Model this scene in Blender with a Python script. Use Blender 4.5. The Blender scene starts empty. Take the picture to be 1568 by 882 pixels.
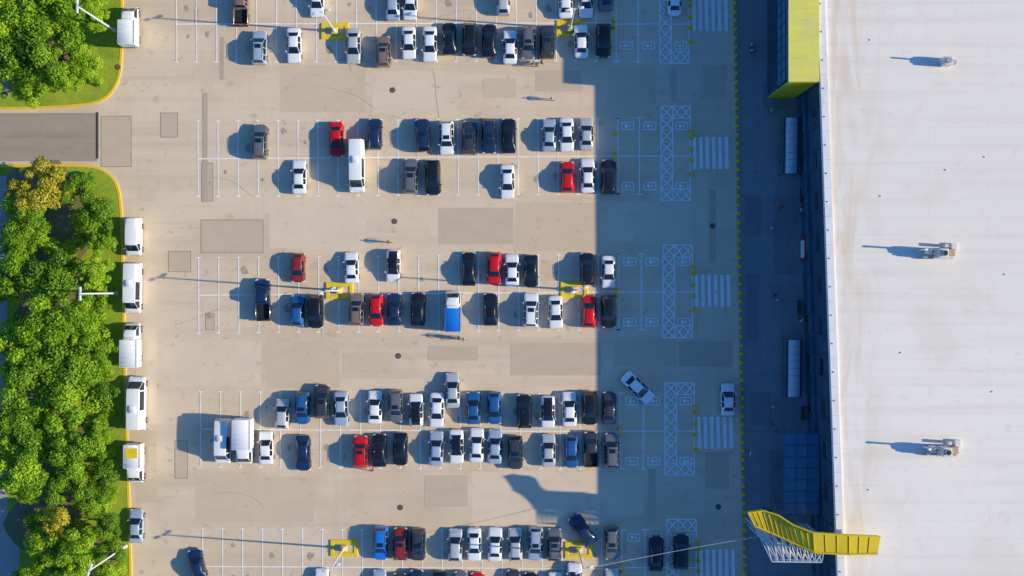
import bpy, bmesh, math, random
from mathutils import Vector, Matrix
random.seed(7)
scene = bpy.context.scene
COL = scene.collection
U = 12.0            # plan units per metre
CAMH = 150.0
def X(px): return (px-784)/U
def Y(py): return (441-py)/U
def PH(px, py, h):  # plan position of a feature seen at height h in the survey image
    k = 1-h/CAMH
    return ((px-784)*k/U, (441-py)*k/U)

# ------------------------------------------------------------------ materials
MATS = {}
def newmat(name):
    m = bpy.data.materials.new(name); m.use_nodes = True
    nt = m.node_tree
    b = nt.nodes['Principled BSDF']
    return m, nt, b
def c4(c): return (c[0], c[1], c[2], 1)
def surf(name, base, layers=(), rough=0.85, metal=0.0, coat=0.0, bump=None, spec=0.4, coord='Object'):
    """layers: (scale xyz, detail, lo, hi, colour, strength[, distortion])"""
    if name in MATS: return MATS[name]
    m, nt, b = newmat(name)
    N, L = nt.nodes, nt.links
    b.inputs['Roughness'].default_value = rough
    b.inputs['Metallic'].default_value = metal
    b.inputs['Specular IOR Level'].default_value = spec
    if coat: b.inputs['Coat Weight'].default_value = coat; b.inputs['Coat Roughness'].default_value = 0.06
    b.inputs['Base Color'].default_value = c4(base)
    if layers or bump:
        tc = N.new('ShaderNodeTexCoord')
    prev = None
    for i, ly in enumerate(layers):
        sc, det, lo, hi, colr, st = ly[:6]
        mp = N.new('ShaderNodeMapping'); mp.inputs['Scale'].default_value = sc
        mp.inputs['Location'].default_value = (i*13.7, i*7.1, i*3.3)
        L.new(tc.outputs[coord], mp.inputs['Vector'])
        nz = N.new('ShaderNodeTexNoise'); nz.inputs['Scale'].default_value = 1; nz.inputs['Detail'].default_value = det
        nz.inputs['Roughness'].default_value = 0.6
        if len(ly) > 6: nz.inputs['Distortion'].default_value = ly[6]
        L.new(mp.outputs[0], nz.inputs['Vector'])
        mr = N.new('ShaderNodeMapRange'); mr.inputs['From Min'].default_value = lo; mr.inputs['From Max'].default_value = hi
        mr.inputs['To Max'].default_value = st
        L.new(nz.outputs['Fac'], mr.inputs['Value'])
        mx = N.new('ShaderNodeMix'); mx.data_type = 'RGBA'
        L.new(mr.outputs[0], mx.inputs[0])
        if prev is None: mx.inputs[6].default_value = c4(base)
        else: L.new(prev, mx.inputs[6])
        mx.inputs[7].default_value = c4(colr)
        prev = mx.outputs[2]
    if prev is not None: L.new(prev, b.inputs['Base Color'])
    if bump:
        nz = N.new('ShaderNodeTexNoise'); nz.inputs['Scale'].default_value = bump[0]; nz.inputs['Detail'].default_value = 4
        L.new(tc.outputs[coord], nz.inputs['Vector'])
        bp = N.new('ShaderNodeBump'); bp.inputs['Strength'].default_value = bump[1]; bp.inputs['Distance'].default_value = bump[2]
        L.new(nz.outputs['Fac'], bp.inputs['Height']); L.new(bp.outputs[0], b.inputs['Normal'])
    MATS[name] = m
    return m

LOT = (0.79, 0.625, 0.445)
def r(c,k,t=(1,1,1)): return (c[0]*k*t[0],c[1]*k*t[1],c[2]*k*t[2])
def lotlayers():
    return [((.02,.03,1),3,.4,.65,r(LOT,1.06),.8),
            ((.035,.9,1),4,.5,.72,r(LOT,.76),.5,.3),
            ((.9,.05,1),4,.56,.75,r(LOT,.78),.35,.3),
            ((.25,.25,1),6,.55,.75,r(LOT,.76,(1,.98,.94)),.45,.6),
            ((.8,1.0,1),5,.60,.72,r(LOT,.45),.6,.3),
            ((.1,.1,1),5,.52,.7,r(LOT,1.10),.5,.8),
            ((.05,.05,1),6,.5,.66,r(LOT,.80,(1,.95,.88)),.6,1.2),
            ((.012,.35,1),5,.5,.68,r(LOT,.82),.5,.4),
            ((9,9,1),2,.35,.75,r(LOT,.8),.3)]
M_lot = surf('lot_pavement', LOT, lotlayers(), rough=.9, bump=(8,.2,.02))
M_patch = surf('patched_asphalt', r(LOT,.73), [((.6,.6,1),5,.4,.7,r(LOT,.61),.6),((9,9,1),2,.35,.7,r(LOT,.52),.4)], rough=.92)
M_patch2 = surf('patched_asphalt_faint', r(LOT,.83), [((.3,.8,1),5,.4,.7,r(LOT,.72),.6),((9,9,1),2,.35,.7,r(LOT,.66),.35)], rough=.92)
M_slabA = surf('paving_tone_warm', r(LOT,.92,(1,.985,.95)), [((.2,.5,1),5,.4,.7,r(LOT,.83),.7),((.8,1,1),5,.6,.72,r(LOT,.55),.5),((9,9,1),2,.35,.7,r(LOT,.75),.35)], rough=.92)
M_slabB = surf('paving_tone_light', r(LOT,1.04,(1,1.01,1.03)), [((.2,.5,1),5,.4,.7,r(LOT,.93),.7),((.8,1,1),5,.6,.72,r(LOT,.6),.5),((9,9,1),2,.35,.7,r(LOT,.85),.35)], rough=.92)
M_road = surf('road_asphalt', (.44,.35,.275), [((.03,1.1,1),4,.45,.7,(.32,.26,.21),.7),((.4,.4,1),5,.5,.72,(.52,.42,.32),.5),((10,10,1),2,.3,.7,(.3,.25,.21),.4)], rough=.92)
M_tar = surf('tar_seal', (.34,.26,.19), [((2,2,1),3,.4,.7,(.45,.36,.27),.6)], rough=.8)
M_walk = surf('pavement_slabs', (.30,.325,.34), [((.2,.2,1),5,.4,.7,(.37,.39,.40),.6),((1.2,1.2,1),4,.5,.7,(.23,.25,.265),.5),((6,6,1),2,.4,.7,(.25,.27,.28),.4)], rough=.8)
M_kerb = surf('kerb_concrete', (.62,.56,.48), [((1,1,1),4,.4,.7,(.46,.42,.36),.6)])
M_ykerb = surf('kerb_yellow_paint', (.90,.60,.02), [((.8,.8,1),4,.5,.7,(.65,.50,.18),.7),((5,5,5),3,.5,.7,(.7,.5,.12),.4)], rough=.6)
M_white = surf('road_paint_white', (.95,.95,.95), [((1.2,1.2,1),5,.52,.7,(.72,.65,.55),.6),((7,7,1),3,.5,.75,(.72,.68,.6),.35)], rough=.7)
M_whitef = surf('road_paint_white_worn', (.95,.93,.88), [((.9,.9,1),5,.48,.68,(.76,.66,.52),.75),((7,7,1),3,.5,.75,(.74,.67,.57),.35)], rough=.7)
M_yellow = surf('yellow_paint', (.90,.66,.01), [((1.5,1.5,1.5),4,.5,.72,(.68,.5,.05),.6)], rough=.45)
M_grass = surf('grass', (.35,.47,.025), [((.15,.15,1),4,.4,.65,(.48,.54,.04),.8),((.7,.7,1),5,.45,.7,(.17,.29,.018),.7),((4,4,1),4,.45,.7,(.54,.54,.10),.5),((14,14,1),2,.4,.7,(.12,.20,.015),.45)], rough=.95, bump=(14,.8,.08))
M_far = surf('far_ground', (.20,.22,.08), [((.01,.01,1),5,.4,.65,(.3,.26,.17),.8),((.2,.2,1),5,.4,.7,(.12,.15,.04),.6)], rough=.95)
M_soil = surf('soil', (.28,.22,.13), [((.5,.5,1),5,.4,.65,(.17,.2,.04),.8),((5,5,1),3,.4,.7,(.15,.12,.07),.5)], rough=.95)
M_path = surf('footpath', (.45,.41,.38), [((.5,.5,1),5,.4,.7,(.35,.33,.30),.6)], rough=.9)
M_metalw = surf('galvanised_white', (.80,.81,.82), [((2,2,2),3,.5,.7,(.6,.6,.6),.5)], rough=.4, metal=.1)
M_metal = surf('galvanised_steel', (.45,.46,.47), [((2,2,2),3,.5,.7,(.3,.3,.3),.5)], rough=.4, metal=.7)
M_dark = surf('black_rubber', (.018,.018,.019), rough=.7)
M_rim = surf('alloy', (.5,.5,.52), rough=.3, metal=.8)
M_iron = surf('cast_iron', (.07,.06,.055), [((5,5,5),2,.4,.7,(.15,.12,.1),.6)], rough=.6)
M_glass = surf('tinted_glass', (.010,.018,.030), rough=.06, spec=.9, coat=.5)
M_lampl = surf('headlight', (.75,.77,.8), rough=.1, spec=.8)
M_tail = surf('taillight', (.4,.01,.01), rough=.15, spec=.8)
M_bluegl = surf('canopy_blue_glass', (.04,.20,.34), [((.3,.8,1),3,.4,.7,(.06,.27,.42),.6)], rough=.2, spec=.6)
M_palegl = surf('shelter_roof_sheet', (.66,.76,.80), [((1,.3,1),3,.4,.7,(.45,.58,.66),.7)], rough=.25)
M_cladb = surf('dark_slate_cladding', (.035,.08,.14), [((.2,.2,.5),3,.4,.7,(.05,.11,.18),.6)], rough=.4)
M_cladw = surf('white_coping', (.86,.84,.84), [((1,.4,1),4,.5,.7,(.68,.63,.60),.6)], rough=.5)
M_hvac = surf('hvac_sheet_metal', (.76,.72,.68), [((2,2,2),4,.5,.7,(.58,.5,.42),.6)], rough=.5, metal=.1)
M_orange = surf('rust_brown', (.5,.34,.22), rough=.7)
M_red = surf('red_sheet', (.4,.03,.03), rough=.5)
M_bark = surf('bark', (.12,.09,.06), [((3,3,1),4,.4,.7,(.07,.055,.04),.7)], rough=.95)
M_cargo = surf('cargo_box_white', (.90,.90,.89), [((.8,.8,.8),4,.5,.75,(.7,.68,.64),.45)], rough=.4)

# white roof membrane : seams, dirt close to the edge
def roofmat():
    m, nt, b = newmat('roof_membrane'); N, L = nt.nodes, nt.links
    b.inputs['Roughness'].default_value = .8
    tc = N.new('ShaderNodeTexCoord')
    def noise(sc, det, loc=(0,0,0), dist=0):
        mp = N.new('ShaderNodeMapping'); mp.inputs['Scale'].default_value = sc; mp.inputs['Location'].default_value = loc
        L.new(tc.outputs['Object'], mp.inputs[0])
        n = N.new('ShaderNodeTexNoise'); n.inputs['Scale'].default_value = 1; n.inputs['Detail'].default_value = det; n.inputs['Distortion'].default_value = dist
        L.new(mp.outputs[0], n.inputs[0]); return n.outputs['Fac']
    def mr(v, a, bb, t0=0, t1=1):
        n = N.new('ShaderNodeMapRange'); n.inputs[1].default_value = a; n.inputs[2].default_value = bb; n.inputs[3].default_value = t0; n.inputs[4].default_value = t1
        L.new(v, n.inputs[0]); return n.outputs[0]
    def mul(a, c):
        n = N.new('ShaderNodeMath'); n.operation = 'MULTIPLY'; L.new(a, n.inputs[0])
        if isinstance(c, float): n.inputs[1].default_value = c
        else: L.new(c, n.inputs[1])
        return n.outputs[0]
    def mix(f, a, c):
        n = N.new('ShaderNodeMix'); n.data_type = 'RGBA'; L.new(f, n.inputs[0])
        if isinstance(a, tuple): n.inputs[6].default_value = c4(a)
        else: L.new(a, n.inputs[6])
        n.inputs[7].default_value = c4(c); return n.outputs[2]
    sep = N.new('ShaderNodeSeparateXYZ'); L.new(tc.outputs['Object'], sep.inputs[0])
    c = mix(mr(noise((.05,.03,1),4), .4,.65), (.93,.86,.775), (.89,.815,.725))
    c = mix(mr(noise((.03,.9,1),3,(5,3,0)), .5,.72,0,.5), c, (.80,.71,.61))
    edge = mr(sep.outputs[0], 39.0, 45.0, 1, 0)
    st = mul(edge, mr(noise((.5,.10,1),6,(9,1,0),1.0), .44,.66))
    c = mix(mul(st, .6), c, (.76,.56,.36))
    st2 = mr(noise((.10,.10,1),7,(31,17,0),1.0), .57,.68,0,.25)
    c = mix(st2, c, (.78,.63,.47))
    br = N.new('ShaderNodeTexBrick'); br.inputs['Scale'].default_value = 1
    br.inputs['Brick Width'].default_value = 14; br.inputs['Row Height'].default_value = 2.1; br.inputs['Mortar Size'].default_value = .05
    br.inputs['Mortar Smooth'].default_value = .6
    L.new(tc.outputs['Object'], br.inputs[0])
    c = mix(mul(br.outputs['Fac'], .20), c, (.6,.5,.42))
    c = mix(mr(noise((3,3,1),4,(2,2,0)), .5,.8,0,.3), c, (.82,.73,.63))
    c = mix(mr(noise((.7,.7,1),6,(7,2,0),.6), .60,.72,0,.3), c, (.72,.63,.53))
    L.new(c, b.inputs['Base Color']); return m
M_roof = roofmat()

def leafmat(name, c1, c2, c3):
    m, nt, b = newmat(name); N, L = nt.nodes, nt.links
    at = N.new('ShaderNodeAttribute'); at.attribute_name = 'tint'
    sep = N.new('ShaderNodeSeparateColor'); L.new(at.outputs['Color'], sep.inputs[0])
    oi = N.new('ShaderNodeObjectInfo')
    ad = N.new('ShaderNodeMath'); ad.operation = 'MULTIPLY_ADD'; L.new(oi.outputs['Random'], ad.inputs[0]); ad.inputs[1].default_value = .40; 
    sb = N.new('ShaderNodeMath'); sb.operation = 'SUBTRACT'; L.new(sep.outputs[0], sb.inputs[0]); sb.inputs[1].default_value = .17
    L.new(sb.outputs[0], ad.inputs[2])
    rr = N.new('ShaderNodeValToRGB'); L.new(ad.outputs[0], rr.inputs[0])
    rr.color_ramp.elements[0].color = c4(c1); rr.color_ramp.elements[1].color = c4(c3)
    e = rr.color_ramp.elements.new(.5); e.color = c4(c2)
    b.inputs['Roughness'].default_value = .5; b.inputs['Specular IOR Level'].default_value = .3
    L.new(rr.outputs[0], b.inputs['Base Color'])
    tr = N.new('ShaderNodeBsdfTranslucent'); L.new(rr.outputs[0], tr.inputs[0])
    ms = N.new('ShaderNodeMixShader'); ms.inputs[0].default_value = .38
    L.new(b.outputs[0], ms.inputs[1]); L.new(tr.outputs[0], ms.inputs[2])
    L.new(ms.outputs[0], N['Material Output'].inputs[0]); return m
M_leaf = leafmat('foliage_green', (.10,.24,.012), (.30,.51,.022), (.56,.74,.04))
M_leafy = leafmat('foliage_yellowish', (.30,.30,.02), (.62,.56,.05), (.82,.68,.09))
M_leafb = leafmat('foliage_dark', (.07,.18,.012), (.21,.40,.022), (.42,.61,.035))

# ------------------------------------------------------------------ mesh builder
class MB:
    def __init__(s): s.v=[]; s.f=[]; s.m=[]
    def add(s, vs, fs, mi, xf=None):
        o=len(s.v)
        for p in vs: s.v.append(tuple(xf @ Vector(p)) if xf else tuple(p))
        for i,f in enumerate(fs):
            s.f.append([a+o for a in f]); s.m.append(mi[i] if isinstance(mi,(list,tuple)) else mi)
    def box(s,cx,cy,z0,sx,sy,sz,mi,rot=0,bev=0.0,xf=None):
        hx,hy=sx/2,sy/2
        if bev:
            b=bev; base=[(-hx+b,-hy),(hx-b,-hy),(hx,-hy+b),(hx,hy-b),(hx-b,hy),(-hx+b,hy),(-hx,hy-b),(-hx,-hy+b)]
            top=[(x*(1-b/hx),y*(1-b/hy)) for x,y in base]
        else: base=[(-hx,-hy),(hx,-hy),(hx,hy),(-hx,hy)]; top=None
        c,sn=math.cos(rot),math.sin(rot)
        R=lambda x,y:(cx+x*c-y*sn,cy+x*sn+y*c)
        n=len(base); vs=[(*R(*p),z0) for p in base]
        if top:
            vs+=[(*R(*p),z0+sz-bev) for p in base]+[(*R(*p),z0+sz) for p in top]; rings=3
        else: vs+=[(*R(*p),z0+sz) for p in base]; rings=2
        fs=[list(range(n))[::-1]]
        for k in range(rings-1):
            for i in range(n):
                j=(i+1)%n; fs.append([k*n+i,k*n+j,(k+1)*n+j,(k+1)*n+i])
        fs.append([ (rings-1)*n+i for i in range(n)])
        s.add(vs,fs,mi,xf)
    def sheet(s,pts,z,mi): s.add([(x,y,z) for x,y in pts],[list(range(len(pts)))],mi)
    def rect(s,x0,y0,x1,y1,z,mi): s.sheet([(min(x0,x1),min(y0,y1)),(max(x0,x1),min(y0,y1)),(max(x0,x1),max(y0,y1)),(min(x0,x1),max(y0,y1))],z,mi)
    def line(s,x0,y0,x1,y1,w,z,mi):
        d=Vector((x1-x0,y1-y0)); n=Vector((-d.y,d.x)).normalized()*w/2
        s.sheet([(x0-n.x,y0-n.y),(x1-n.x,y1-n.y),(x1+n.x,y1+n.y),(x0+n.x,y0+n.y)][::1],z,mi)
    def prism(s,pts,z0,z1,mt,ms):
        n=len(pts); vs=[(x,y,z0) for x,y in pts]+[(x,y,z1) for x,y in pts]
        fs=[[i,(i+1)%n,n+(i+1)%n,n+i] for i in range(n)]+[list(range(n,2*n))]
        s.add(vs,fs,[ms]*n+[mt])
    def tube(s,p0,p1,r0,r1,n,mi,cap=True):
        p0,p1=Vector(p0),Vector(p1); d=(p1-p0).normalized()
        a=d.orthogonal().normalized(); b=d.cross(a)
        vs=[p0+(a*math.cos(t)+b*math.sin(t))*r0 for t in [2*math.pi*i/n for i in range(n)]]
        vs+=[p1+(a*math.cos(t)+b*math.sin(t))*r1 for t in [2*math.pi*i/n for i in range(n)]]
        fs=[[i,(i+1)%n,n+(i+1)%n,n+i] for i in range(n)]
        if cap: fs+=[list(range(n))[::-1],list(range(n,2*n))]
        s.add(vs,fs,mi)
    def mesh(s,name,mats,smooth=None,fixn=True):
        me=bpy.data.meshes.new(name); me.from_pydata(s.v,[],s.f)
        for m in mats: me.materials.append(m)
        me.polygons.foreach_set('material_index',s.m)
        if fixn:
            bm=bmesh.new(); bm.from_mesh(me); bmesh.ops.recalc_face_normals(bm,faces=bm.faces); bm.to_mesh(me); bm.free()
        if smooth is not None:
            me.polygons.foreach_set('use_smooth',[True]*len(me.polygons)); me.set_sharp_from_angle(angle=math.radians(smooth))
        me.update(); return me
    def obj(s,name,mats,smooth=None,loc=(0,0,0),rz=0,fixn=True):
        return place(s.mesh(name,mats,smooth,fixn),name,loc,rz)
def place(me,name,loc=(0,0,0),rz=0,sc=(1,1,1),parent=None):
    o=bpy.data.objects.new(name,me); o.location=loc; o.rotation_euler=(0,0,rz); o.scale=sc
    COL.objects.link(o)
    if parent: o.parent=parent
    return o
def up(me):   # make sheets face upward
    bm=bmesh.new(); bm.from_mesh(me)
    for f in bm.faces:
        if f.normal.z<0: f.normal_flip()
    bm.to_mesh(me); bm.free(); return me
def sheetobj(mb,name,mats): return place(up(mb.mesh(name,mats,fixn=False)),name)

# ------------------------------------------------------------------ ground
g=MB(); g.rect(-1500,-1500,1500,1500,0,0); sheetobj(g,'ground',[M_far])
g=MB(); g.rect(-75,-95,45,95,.02,0); sheetobj(g,'parking_lot',[M_lot])
g=MB(); g.rect(X(-300),Y(247),X(149),Y(173),.026,0); sheetobj(g,'side_road',[M_road])

# building line (plan x and parapet height both vary slowly along the front)
def bx(py): return X(1216+28*py/882)
def bh(py): return 11.42+.83*py/882
def wx(py): return X(1121+15*py/882)     # pavement kerb line

# pavement in front of the store
g=MB(); pts=[(wx(-700),Y(-700)),(wx(1500),Y(1500)),(bx(1500)+3,Y(1500)),(bx(-700)+3,Y(-700))]
g.prism(pts,.0,.15,0,1)
g.add([(wx(-700)-.0,Y(-700),.155),(wx(1500),Y(1500),.155),(wx(1500)+.22,Y(1500),.155),(wx(-700)+.22,Y(-700),.155)],[[0,1,2,3]],2)
g.obj('pavement',[M_walk,M_kerb,M_kerb])
# slab joints and darker panels on pavement
g=MB()
for k in range(-10,100):
    py=k*22; 
    if k%2==0: g.line(wx(py)+.35,Y(py),bx(py)-.05,Y(py),.04,.159,0)
for fx in (.33,.66):
    g.line(wx(-200)*(1-fx)+bx(-200)*fx,Y(-200),wx(1100)*(1-fx)+bx(1100)*fx,Y(1100),.04,.163,0)
for (a,b,c,d) in [(1168,128,1205,168),(1150,600,1180,650),(1178,690,1200,780),(1140,300,1165,360),(1185,300,1222,420),(1142,420,1160,520)]:
    g.rect(X(a),Y(b),X(c),Y(d),.167,1)
sheetobj(g,'pavement_joints',[surf('joint_dark',(.22,.235,.25)),surf('slab_dark',(.25,.27,.285),[((1,1,1),4,.4,.7,(.2,.22,.23),.6)])])

# patches (each group on its own level, no overlaps inside a level)
g=MB()
for (a,b,c,d,m) in [(430,100,560,172,5),(570,108,700,176,6),(412,312,560,380,6),(790,310,918,384,5),(250,522,400,592,6),(410,522,520,594,5),(525,580,650,594,6),(300,730,480,800,5),(722,722,918,802,6),(208,430,240,640,6),(208,650,240,770,5),
    (930,104,1005,160,5),(930,310,1060,370,6),(940,520,1036,560,5),(930,732,985,790,6),(1066,265,1084,400,6),(1070,480,1120,515,6)]:
    g.rect(X(a),Y(b),X(c),Y(d),.026,m)
for (a,b,c,d) in [(246,173,272,210),(155,178,201,255),(258,385,292,416),(308,337,403,387),(268,675,287,732),(315,480,328,505),(309,250,326,308)]:
    g.rect(X(a)-.05,Y(b)+.05,X(c)+.05,Y(d)-.05,.030,2); g.rect(X(a)+.04,Y(b)-.04,X(c)-.04,Y(d)+.04,.034,1)
for (a,b,c,d) in [(310,142,318,310),(337,57,343,122),(298,14,304,40)]:
    g.rect(X(a),Y(b),X(c),Y(d),.038,0)
for (a,b,c,d) in [(672,318,786,374),(782,525,920,575),(820,108,890,140),(655,530,732,552),(650,728,716,776),(1040,522,1122,562),(1080,692,1116,748),(992,718,1004,798),(1086,290,1096,400),(1027,104,1036,155)]:
    g.rect(X(a),Y(b),X(c),Y(d),.030,1)
for (a,b,c,d) in [(440,140,500,160),(525,540,600,572),(740,120,790,150),(1074,100,1112,150)]:
    g.rect(X(a),Y(b),X(c),Y(d),.031,5)
g.rect(X(147),Y(172),X(151),Y(243),.042,4)
sheetobj(g,'asphalt_patches',[M_patch,M_patch2,M_tar,M_patch,surf('drain_grate',(.07,.065,.06)),M_slabA,M_slabB])
g=MB()
for k in range(14):
    x=random.uniform(215,1100); y=random.uniform(0,880); ang=random.choice([0,1.57])+random.uniform(-.2,.2)
    px,py=X(x),Y(y)
    for s in range(random.randint(4,9)):
        ang+=random.uniform(-.25,.25); nx,ny=px+math.cos(ang)*.8,py+math.sin(ang)*.8
        if nx<X(212) or nx>X(1115): break
        g.line(px,py,nx,ny,.035,.042+.0005*(s%2)+k*.00001,0); px,py=nx,ny
sheetobj(g,'pavement_cracks',[surf('crack',(.42,.34,.26))])
# oil drips where engines stand
g=MB(); rs=random.Random(3)
for (x0,x1,c) in [(270,943,36),(303,946,241),(304,947,449),(307,949,659),(310,952,869)]:
    for i in range(21):
        for s in(-1,1):
            if rs.random()<.6:
                x=x0+(x1-x0)*(i+.5)/21.8+rs.uniform(-4,4); y=c+s*rs.uniform(12,42); R_=rs.uniform(.12,.42)
                ph=rs.uniform(0,6); g.sheet([(X(x)+math.cos(t)*R_*(1+.3*math.sin(2*t+ph)),Y(y)+math.sin(t)*R_*1.3*(1+.3*math.sin(3*t+ph))) for t in [j*math.pi/8 for j in range(16)]],.042+.001*rs.random(),0)
sheetobj(g,'oil_stains',[surf('oil_stain',(.50,.41,.31),[((2,2,1),4,.4,.65,(.30,.25,.2),.7)])])

# islands
def island(name,pts,lw=.32):
    P=[Vector((X(a),Y(b))) for a,b in pts]
    # smooth
    for _ in range(2):
        Q=[]
        for i in range(len(P)):
            a,b=P[i],P[(i+1)%len(P)]
            Q+= [a*.75+b*.25,a*.25+b*.75]
        P=Q
    cen=sum(P,Vector((0,0)))/len(P); n=len(P)
    inn=[]
    for i in range(n):
        t=(P[(i+1)%n]-P[i-1]).normalized(); nn=Vector((-t.y,t.x))
        if nn.dot(cen-P[i])<0: nn=-nn
        inn.append(P[i]+nn*lw)
    g=MB(); vs=[(p.x,p.y,0) for p in P]+[(p.x,p.y,.14) for p in P]+[(p.x,p.y,.14) for p in inn]+[(p.x,p.y,.11) for p in inn]
    fs=[];ms=[]
    for r_ in range(3):
        for i in range(n):
            j=(i+1)%n; fs.append([r_*n+i,r_*n+j,(r_+1)*n+j,(r_+1)*n+i]); ms.append(0)
    fs.append(list(range(3*n,4*n))); ms.append(1)
    g.add(vs,fs,ms); g.obj(name,[M_ykerb,M_grass])
island('grass_verge',[(190,-420),(189,-100),(189,0),(188,90),(184,124),(166,152),(135,163),(60,167),(18,168),(-120,168),(-330,168),(-330,-420)])
island('grass_verge',[(22,252),(135,251),(162,259),(182,280),(188,320),(190,400),(193,560),(197,700),(203,882),(209,1300),(-330,1300),(-330,252),(-100,252)])
g=MB()
g.rect(X(-60),Y(150),X(14),Y(-300),.118,0); g.rect(X(-60),Y(270),X(12),Y(1200),.118,0)
g.rect(X(-60),Y(785),X(30),Y(1100),.122,0)
sheetobj(g,'footpath',[M_path])
g=MB()
for (cx,cy,r_) in [(60,60,60),(70,310,60),(90,370,40),(70,450,60),(70,560,70),(70,680,70),(80,800,60),(120,860,50)]:
    g.sheet([(X(cx)+math.cos(t)*r_/12*(1+.25*math.sin(3*t+cx)),Y(cy)+math.sin(t)*r_/12*(1+.2*math.sin(5*t+cy))) for t in [i*math.pi/14 for i in range(28)]],.126+cx*.00001+cy*.000004,0)
sheetobj(g,'tree_bed_soil',[M_soil])

# ------------------------------------------------------------------ painted markings
g=MB()
rows=[(270,943,37,35,False),(303,946,243,239,True),(304,947,452,447,True),(307,949,657,661,True),(310,952,867,871,False)]
LW=.15
for (x0,x1,yl,yr,full) in rows:
    n=round((x1-x0)/30.7); f=lambda x:yl+(yr-yl)*(x-x0)/(x1-x0)
    for i in range(n+1):
        x=x0+(x1-x0)*i/n; c=f(x)
        g.line(X(x),Y(c-57.5),X(x+.6),Y(c+58),LW,.046,0)
        for s in (-57.5,58): g.line(X(x)-.28,Y(c+s),X(x)+.28,Y(c+s),LW,.050,0)
    g.line(X(x0),Y(yl),X(x1),Y(yr),LW,.054,0)
sheetobj(g,'parking_bay_lines',[M_whitef])
g=MB()
hx=[1010,1012,1015,1018,1021]; hy=[(-45,97),(163,307),(375,517),(586,727),(795,938)]
def lattice(g,x0,y0,x1,y1,nx,ny):
    for i in range(nx):
        for j in range(ny):
            a=X(x0+(x1-x0)*i/nx); b=X(x0+(x1-x0)*(i+1)/nx); c=Y(y0+(y1-y0)*j/ny); d=Y(y0+(y1-y0)*(j+1)/ny)
            g.line(a,c,b,d,.17,.046,0); g.line(a,d,b,c,.17,.050,0)
            if j: g.line(a,c,b,c,.09,.054,0)
def frame(g,x0,y0,x1,y1,w,z):
    g.line(X(x0),Y(y0),X(x1),Y(y0),w,z,0); g.line(X(x0),Y(y1),X(x1),Y(y1),w,z,0)
    g.line(X(x0),Y(y0),X(x0),Y(y1),w,z+.004,0); g.line(X(x1),Y(y0),X(x1),Y(y1),w,z+.004,0)
for k in range(5):
    a=hx[k]; y0,y1=hy[k]; b=a+45
    lattice(g,a,y0,a+18,y1,1,8)
    lattice(g,a+18,y0,b,y0+18,2,1); lattice(g,a+18,y1-18,b,y1,2,1)
    frame(g,a,y0,a+18,y1,.16,.058)
    frame(g,a+18,y0,b,y0+18,.16,.066); frame(g,a+18,y1-18,b,y1,.16,.066)
    g.line(X(b),Y(y0+18),X(b),Y(y1-18),.16,.046,0)
    ye=[37,239,447,660,869][k]
    g.line(X(hx[k]-66),Y(ye),X(a),Y(ye),LW,.054,0); g.line(X(a+18),Y(ye),X(b),Y(ye),LW,.054,0)
    for lx in (-33,): g.line(X(a+lx),Y(ye-58),X(a+lx),Y(ye+58),LW,.046,0)
    for lx in (-66,-33): 
        for s in (-58,58): g.line(X(a+lx)-.4,Y(ye+s),X(a+lx)+.4,Y(ye+s),LW,.050,0)
    # disabled-bay symbols
    for sx in (-51,-17,32):
        for s in (-46,46) if k not in (0,) else (34,):
            if k==4 and s==46: continue
            cx,cy=a+sx,ye+s
            if k==0: cy=70
            frame(g,cx-9,cy-5.5,cx+9,cy+5.5,.16,.07)
            g.sheet([(X(cx-2)+math.cos(t)*.26,Y(cy)+math.sin(t)*.26) for t in [i*math.pi/5 for i in range(10)]],.07,0)
            g.line(X(cx-1),Y(cy),X(cx+4),Y(cy),.14,.078,0); g.line(X(cx+4),Y(cy-2.5),X(cx+4),Y(cy+2.5),.14,.082,0)
# zebra crossings
zc=[(1062,-4,48),(1063,210,259),(1066,421,470),(1070,638,687),(1073,841,890)]
g2=MB()
for (x0,y0,y1) in zc:
    for i in range(6):
        xx=x0+i*9.8
        g2.line(X(xx),Y(y0),X(xx+1),Y(y1),.46,.046,0)
sheetobj(g2,'zebra_crossing',[M_white])
sheetobj(g,'bay_hatch_markings',[M_white])

# manholes
mh=MB(); mh.tube((0,0,.02),(0,0,.05),.36,.36,20,0); mh.tube((0,0,.05),(0,0,.06),.28,.28,20,1); me=mh.mesh('manhole_cover',[M_iron,surf('iron_worn',(.14,.12,.1))])
for p in [(601,138),(604,339),(610,545),(613,777),(1091,346),(1100,776),(1033,20),(181,103)]:
    place(me,'manhole_cover',(X(p[0]),Y(p[1]),.0 if p[0]>200 else .1))

# ------------------------------------------------------------------ bollards
bo=MB(); bo.tube((0,0,0),(0,0,.75),.17,.16,10,0); bo.tube((0,0,.75),(0,0,.83),.16,.08,10,0); bo.tube((0,0,.5),(0,0,.6),.175,.175,10,1); bo.box(0,0,0,.5,.5,.07,0,bev=.02)
bme=bo.mesh('yellow_bollard',[surf('bollard_yellow',(.95,.64,.01),rough=.4),M_dark],30)
for i in range(-3,72):
    py=i*13.4+6
    place(bme,'yellow_bollard',(wx(py)+.32,Y(py),.157))
for k,(ye,xx) in enumerate([(37,1055),(239,1057),(447,1060),(660,1063),(869,1067)]):
    for s in (-38,-28,-10,6,28): place(bme,'yellow_bollard',(X(xx+2),Y(ye+s),.02))
    for s in (-4,6): place(bme,'yellow_bollard',(X(xx-115),Y(ye+s),.02))
place(bme,'yellow_bollard',(X(942),Y(205),.02))

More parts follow.
